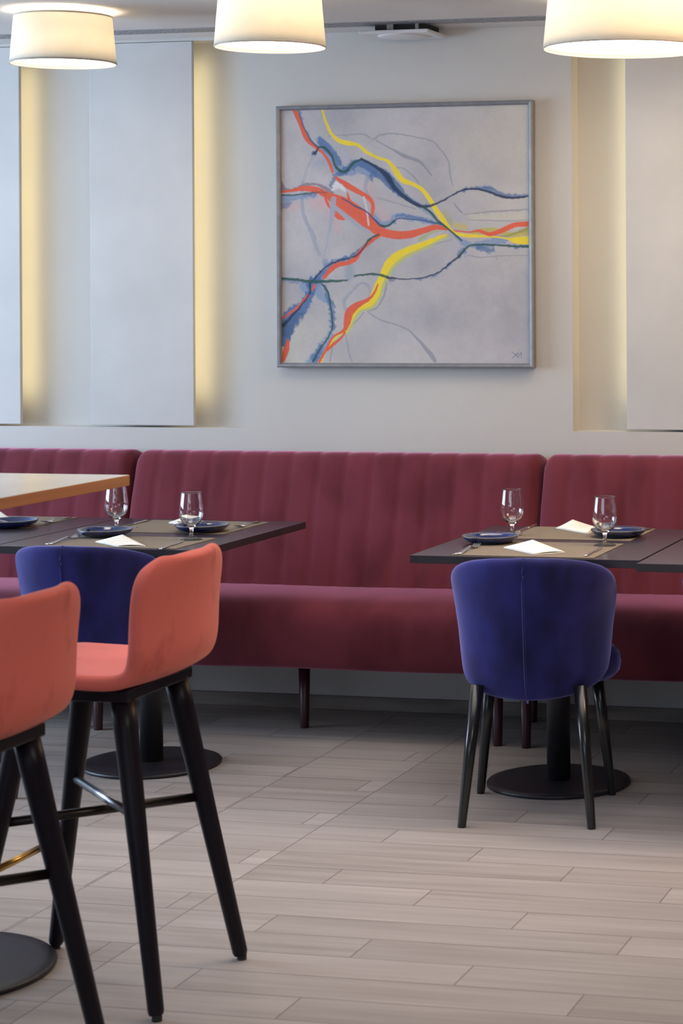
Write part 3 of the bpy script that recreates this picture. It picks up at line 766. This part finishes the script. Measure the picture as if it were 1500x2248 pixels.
def make_fork(loc, rz, label):
    t = thing('fork', label, 'fork', loc, rz, 'steel forks')
    zc = lambda y: interp([0, .03, .09, .125, .150, .175, .200], [.001, .002, .007, .010, .003, .0015, .009], y)
    bm = bmesh.new()
    hs = [(0, .0095), (.015, .0105), (.05, .0075), (.09, .0040), (.125, .0035), (.140, .006), (.148, .011), (.158, .0125)]
    L = []
    for y, hw_ in hs:
        z = zc(y); L.append([bm.verts.new((sx * hw_, y, z + dz)) for sx, dz in ((-1, 0), (1, 0), (1, .0022), (-1, .0022))])
    for a, b in zip(L, L[1:]):
        for i in range(4):
            j = (i + 1) % 4; bm.faces.new((a[i], a[j], b[j], b[i]))
    bm.faces.new(L[0]); bm.faces.new(L[-1])
    from_bm('handle', bm, M_STEEL, t, True)
    bm = bmesh.new()
    for k in range(4):
        cx_ = -.0125 + .00315 + k * .0062
        L = []
        for y, hw_ in ((.156, .0024), (.170, .0020), (.190, .0018), (.203, .0010)):
            z = zc(y); L.append([bm.verts.new((cx_ + sx * hw_, y, z + dz)) for sx, dz in ((-1, 0), (1, 0), (1, .0018), (-1, .0018))])
        for a, b in zip(L, L[1:]):
            for i in range(4):
                j = (i + 1) % 4; bm.faces.new((a[i], a[j], b[j], b[i]))
        bm.faces.new(L[0]); bm.faces.new(L[-1])
    from_bm('tines', bm, M_STEEL, t)
    return t
f0 = make_fork((-2.062, 6.108, MZ), .02, 'fork at the left of the right front placemat, tines against the plate')
FG = 'steel forks'
dup(f0, (-1.660, 6.885, MZ), PI - .05, 'fork behind the plate at the back of the right table', FG)
dup(f0, (-3.415, 6.120, MZ), .03, 'fork at the front left of the left table', FG)
dup(f0, (-3.035, 6.862, MZ), PI + .05, 'fork to the right of the back plate on the left table', FG)
dup(f0, (-3.755, 6.880, MZ), PI + .05, 'fork beside the plate at the left photo edge', FG)

def make_knife(loc, rz, label):
    t = thing('table_knife', label, 'knife', loc, rz, 'steel table knives')
    bm = bmesh.new()
    L = []
    for y, w_, h_ in ((0, .006, .004), (.006, .0085, .006), (.03, .0088, .006), (.07, .0065, .005), (.10, .0055, .0045), (.106, .0045, .004)):
        L.append([bm.verts.new((sx * w_, y, z)) for sx, z in ((-1, 0), (1, 0), (.7, h_), (-.7, h_))])
    for a, b in zip(L, L[1:]):
        for i in range(4):
            j = (i + 1) % 4; bm.faces.new((a[i], a[j], b[j], b[i]))
    bm.faces.new(L[0]); bm.faces.new(L[-1])
    subsurf(from_bm('handle', bm, M_STEEL, t, True), 1)
    bm = bmesh.new()
    ol = [(-.0045, .104), (.0045, .104), (.0085, .115), (.009, .16), (.008, .195), (.003, .214), (-.003, .218), (-.0048, .20)]
    flat_mesh(bm, ol, lambda y: .0012, .0016)
    from_bm('blade', bm, M_STEEL, t)
    return t
k0 = make_knife((-1.672, 6.125, MZ), .04, 'table knife at the front right of the right table')
KG = 'steel table knives'
dup(k0, (-2.062, 6.930, MZ), PI + .03, 'table knife behind the left glass on the right table', KG)
dup(k0, (-3.005, 6.060, MZ), .14, 'table knife at the front right of the left table, before its glass', KG)
dup(k0, (-3.432, 6.830, MZ), PI + .02, 'table knife right of the glass under the wooden table corner', KG)
dup(k0, (-3.858, 6.440, TZ + .0002), 1.9, 'table knife cut by the left photo edge in front of its plate', KG)

def make_butter(loc, rz, label, tilt=.0):
    t = thing('butter_knife', label, 'butter knife', loc, rz, 'small butter knives lying on the plates')
    bm = bmesh.new()
    ol = [(-.085, -.004), (-.03, -.005), (-.005, -.003), (.005, -.006), (.05, -.0075), (.075, -.004), (.080, .003), (.05, .005), (.005, .003), (-.03, .005), (-.085, .004)]
    flat_mesh(bm, ol, lambda y: 0, .002)
    from_bm('steel_body', bm, M_STEEL, t)
    return t
b0 = make_butter((PL[0][0] + .01, PL[0][1] + .040, MZ + .0242), .15, 'butter knife across the front left plate of the right table')
BG = 'small butter knives lying on the plates'
dup(b0, (PL[1][0] - .015, PL[1][1] + .035, MZ + .0242), PI - .15, 'butter knife across the plate behind the rightmost glass', BG)
dup(b0, (PL[2][0] + .01, PL[2][1] + .042, MZ + .0242), .1, 'butter knife across the front left plate of the left table', BG)
dup(b0, (PL[3][0] - .02, PL[3][1] + .030, MZ + .0242), -.1, 'butter knife across the back plate of the left table', BG)
dup(b0, (PL[4][0] - .035, PL[4][1] - .025, MZ + .0242), -.7, 'butter knife across the plate at the left photo edge', BG)

def napkin(pts, label, lift=.010, z=MZ):
    """folded paper napkin: a two-layer triangle fold, the upper layer lifting towards one corner"""
    t = thing('folded_napkin', label, 'napkin', (sum(p_[0] for p_ in pts) / 4, sum(p_[1] for p_ in pts) / 4, z), 0, 'white folded paper napkins')
    cx_, cy_ = t.location.x, t.location.y
    P = [Vector((x - cx_, y - cy_, 0)) for x, y in pts]
    def layer(name, sc, zb, lf, th):
        bm = bmesh.new(); n_ = 10; G = []
        for i in range(n_ + 1):
            r_ = []
            for j in range(n_ + 1):
                a, b = i / n_, j / n_
                q = P[0] * (1 - a) * (1 - b) + P[1] * a * (1 - b) + P[2] * a * b + P[3] * (1 - a) * b
                zz = zb + lf * (a * (1 - b)) ** 1.2 + .3 * lf * math.sin(PI * a) * math.sin(PI * b * 1.4) ** 2
                r_.append(bm.verts.new((q.x * sc, q.y * sc, max(zz, zb))))
            G.append(r_)
        for i in range(n_):
            for j in range(n_): bm.faces.new((G[i][j], G[i + 1][j], G[i + 1][j + 1], G[i][j + 1]))
        o = from_bm(name, bm, M_NAPKIN, t, True)
        s = o.modifiers.new('th', 'SOLIDIFY'); s.thickness = th; s.offset = 1
        return o
    layer('lower_layer', 1.0, .0004, 0, .0016)
    layer('upper_layer', .96, .0030, lift, .0014)
    return t
napkin([(-1.976, 6.283), (-1.919, 6.405), (-1.755, 6.200), (-1.828, 6.130)], 'folded napkin in the middle of the front placemat on the right table')
napkin([(-1.968, 6.838), (-1.925, 6.888), (-1.830, 6.870), (-1.815, 6.690)], 'folded napkin raised in a peak on the back placemat of the right table', .022)
napkin([(-3.300, 6.205), (-3.262, 6.315), (-3.082, 6.120), (-3.167, 6.100)], 'folded napkin in the middle of the front placemat on the left table')
napkin([(-3.326, 6.770), (-3.300, 6.830), (-3.190, 6.800), (-3.235, 6.700)], 'folded napkin peeking out behind the glass above the coral stool', .012)
napkin([(-4.060, 6.800), (-4.010, 6.860), (-3.930, 6.790), (-3.990, 6.730)], 'folded napkin behind the plate at the left photo edge', .015)

# ------------------------------------------------------------------ blue dining chairs
def make_chair(loc, rz, label):
    t = thing('dining_chair', label, 'chair', loc, rz, 'navy velvet dining chairs')
    ths = np.radians(np.linspace(-102, 102, 33)); nv = 12
    zt = lambda d: interp([0, 25, 45, 62, 76, 88, 96, 102], [.780, .776, .764, .744, .712, .665, .60, .56], d)
    zb = lambda d: interp([0, 25, 45, 62, 76, 88, 96, 102], [.360, .363, .370, .382, .398, .418, .425, .45], d)
    aw = lambda z: interp([.36, .39, .42, .46, .55, .65, .72, .77], [.165, .186, .196, .201, .209, .223, .236, .231], z)
    ad = lambda z: interp([.36, .39, .42, .50, .60, .70, .77], [.170, .188, .200, .216, .234, .250, .254], z)
    bm = bmesh.new(); G = []
    for th in ths:
        d = abs(math.degrees(th)); r_ = []
        for k in range(nv + 1):
            z = zb(d) + (zt(d) - zb(d)) * k / nv
            r_.append(bm.verts.new((aw(z) * math.sin(th), -ad(z) * math.cos(th), z)))
        G.append(r_)
    for a, b in zip(G, G[1:]):
        for k in range(nv): bm.faces.new((a[k], b[k], b[k + 1], a[k + 1]))
    bmesh.ops.recalc_face_normals(bm, faces=bm.faces)
    o = from_bm('backrest', bm, M_BLUE, t, True)
    s = o.modifiers.new('th', 'SOLIDIFY'); s.thickness = .040; s.offset = 0
    subsurf(o, 2)
    # raised centre seam down the outside of the back
    bm = bmesh.new()
    pts = []
    for k in range(15):
        z = .352 + (.778 - .352) * k / 14
        off = interp([0, 1, 13, 14], [.006, .020, .020, .004], k)
        pts.append((0, -(ad(z) + off), z))
    tube(bm, pts, .0036, 8)
    from_bm('seam_piping', bm, M_BLUE, o, True)
    # seat cushion
    bm = bmesh.new(); prof = [(0, .375), (.70, .375), (.90, .385), (.98, .405), (1.0, .430), (.985, .455), (.93, .472), (.80, .482), (.5, .487), (0, .488)]
    seg = 48; rings = []
    for r_, z in prof:
        if r_ == 0: rings.append([bm.verts.new((0, .015, z))]); continue
        ring = []
        for i in range(seg):
            a = 2 * PI * i / seg; c_, s_ = math.cos(a), math.sin(a)
            e = 2 / 2.7
            fx_, fy_ = math.copysign(abs(c_) ** e, c_), math.copysign(abs(s_) ** e, s_)
            ring.append(bm.verts.new((.010 * (fy_ > 0) + .237 * r_ * fx_ * (1 - .34 * max(0, -fy_)), .030 + (.207 if fy_ > 0 else .170) * r_ * fy_, z)))
        rings.append(ring)
    for a, b in zip(rings, rings[1:]):
        for i in range(seg):
            j = (i + 1) % seg
            if len(a) == 1: bm.faces.new((a[0], b[i], b[j]))
            elif len(b) == 1: bm.faces.new((a[i], a[j], b[0]))
            else: bm.faces.new((a[i], a[j], b[j], b[i]))
    from_bm('seat', bm, M_BLUE, t, True)
    for (tx, ty), (fx, fy) in (((-.150, -.160), (-.188, -.215)), ((.150, -.160), (.188, -.215)), ((-.160, .150), (-.203, .205)), ((.160, .150), (.203, .205))):
        bm = bmesh.new(); a, b = Vector((fx, fy, .0)), Vector((tx, ty, .40))
        d = (b - a)
        tube(bm, [a, a + d * .012, a + d * .5, b], [.0115, .0125, .0165, .0205], 20)
        from_bm('leg', bm, M_BLACKLAQ, t, True)
    return t
ch0 = make_chair((-1.818, 6.100, 0), math.radians(8.5), 'navy velvet chair in full view at the right table')
CG = 'navy velvet dining chairs'
dup(ch0, (-3.250, 6.150, 0), math.radians(2), 'navy velvet chair at the left table, mostly hidden by the coral stools', CG)
dup(ch0, (-1.118, 6.110, 0), math.radians(3), 'navy velvet chair of which only a sliver shows at the right photo edge', CG)

# ------------------------------------------------------------------ high table
t = thing('high_table', 'high table with cream top and oak edge in the left foreground', 'table', (-2.735, 4.37, 0))
bm = bmesh.new(); box(bm, -.330, .305, -1.50, .372, 1.074, 1.100)
for f in bm.faces: f.material_index = 0 if abs(f.calc_center_median().z - 1.1) < 1e-4 else 1
bevel(from_bm('tabletop', bm, [M_BARTOP, M_OAK], t), .0015, 2)
for yy in (0.0, -1.12):
    bm = bmesh.new(); lathe(bm, [(.04, .014), (.04, 1.06)], 0, yy, 36); from_bm('pedestal', bm, M_BLACKMET, t, True)
    bm = bmesh.new(); lathe(bm, [(0, 0), (.268, 0), (.274, .003), (.275, .009), (.270, .013), (.24, .0145), (0, .015)], 0, yy, 96)
    from_bm('base_disc', bm, M_BLACKMET, t, True)
    bm = bmesh.new(); box(bm, -.2, .2, yy - .03, yy + .03, 1.06, 1.074); from_bm('support_bracket', bm, M_BLACKMET, t)

# ------------------------------------------------------------------ coral bar stools
def make_stool(loc, rz, label):
    t = thing('bar_stool', label, 'bar stool', loc, rz, 'coral velvet bar stools')
    P = [(-.210, .690), (-.195, .699), (-.15, .703), (-.08, .701), (0, .699), (.07, .698), (.12, .700), (.155, .707), (.176, .722), (.188, .745), (.192, .775), (.193, .81), (.195, .85), (.199, .89), (.205, .925), (.212, .955), (.215, .968)]
    # resample by arc length
    Q = np.array(P); sl = np.concatenate([[0], np.cumsum(np.hypot(*np.diff(Q, axis=0).T))]); L = sl[-1]
    ns, nt = 36, 16
    W_ = .200; bm = bmesh.new(); G = []
    for i in range(ns + 1):
        s = L * i / ns
        x = float(np.interp(s, sl, Q[:, 0])); z = float(np.interp(s, sl, Q[:, 1]))
        e0, e1 = s, L - s
        r1 = .075; r0 = .06
        ww = W_
        if e1 < r1: ww = W_ - r1 + math.sqrt(max(0, r1 ** 2 - (r1 - e1) ** 2)) * 1.0
        if e0 < r0: ww = W_ - r0 + math.sqrt(max(0, r0 ** 2 - (r0 - e0) ** 2))
        up = min(1, max(0, (s - .36 * L) / (.3 * L)))
        row = []
        for j in range(nt + 1):
            v = -1 + 2 * j / nt
            # the back wraps forward a little at its sides, the seat dishes
            row.append(bm.verts.new((x - .030 * up * v * v + .006 * up, v * ww, z + (1 - up) * .006 * v * v)))
        G.append(row)
    for a, b in zip(G, G[1:]):
        for j in range(nt): bm.faces.new((a[j], b[j], b[j + 1], a[j + 1]))
    o = from_bm('upholstered_shell', bm, M_CORAL, t, True)
    sd = o.modifiers.new('th', 'SOLIDIFY'); sd.thickness = .034; sd.offset = 0
    subsurf(o, 2)
    bm = bmesh.new()
    box(bm, -.165, .138, -.160, .160, .657, .684)
    bevel(from_bm('seat_frame', bm, M_BLACKWOOD, t), .004, 2)
    tops = {'a': (.112, .128), 'b': (.112, -.128), 'c': (-.115, .128), 'd': (-.115, -.128)}
    feet = {'a': (.230, .215), 'b': (.230, -.212), 'c': (-.236, .206), 'd': (-.236, -.206)}
    def at(k, z):
        f = z / .66; a, b = feet[k], tops[k]
        return Vector((a[0] + (b[0] - a[0]) * f, a[1] + (b[1] - a[1]) * f, z))
    for k in 'abcd':
        bm = bmesh.new()
        a, b = at(k, .012), at(k, .662)
        d = b - a
        tube(bm, [a, a + d * .012, a + d * .5, a + d * .9, b], [.0150, .0175, .0215, .0265, .0270], 20)
        lg = from_bm('leg', bm, M_BLACKWOOD, t, True)
        bm = bmesh.new(); g = at(k, 0); lathe(bm, [(0, 0), (.011, 0), (.011, .014), (0, .014)], g.x, g.y, 16)
        from_bm('foot_glide', bm, M_DARK, lg)
    bm = bmesh.new(); tube(bm, [at('a', .385), at('d', .385)], .0105, 14)
    from_bm('cross_stretcher', bm, M_DARKBAR, t, True)
    bm = bmesh.new(); tube(bm, [at('b', .415), at('c', .415)], .0095, 14)
    q = from_bm('cross_stretcher', bm, M_STRETCH, t, True); q['label'] = 'cross stretcher with a bright reflection in its colour'
    bm = bmesh.new(); tube(bm, [at('c', .272) + Vector((-.010, .012, 0)), at('d', .272) + Vector((-.010, -.012, 0))], .0085, 14)
    q = from_bm('footrest', bm, M_BRASS, t, True); q['label'] = 'brass footrest bar'
    return t
s0 = make_stool((-2.310, 4.380, 0), 0, 'coral velvet bar stool standing farther back, seat visible')
dup(s0, (-2.310, 3.720, 0), 0, 'coral velvet bar stool nearest the camera, cut by the left photo edge', 'coral velvet bar stools')
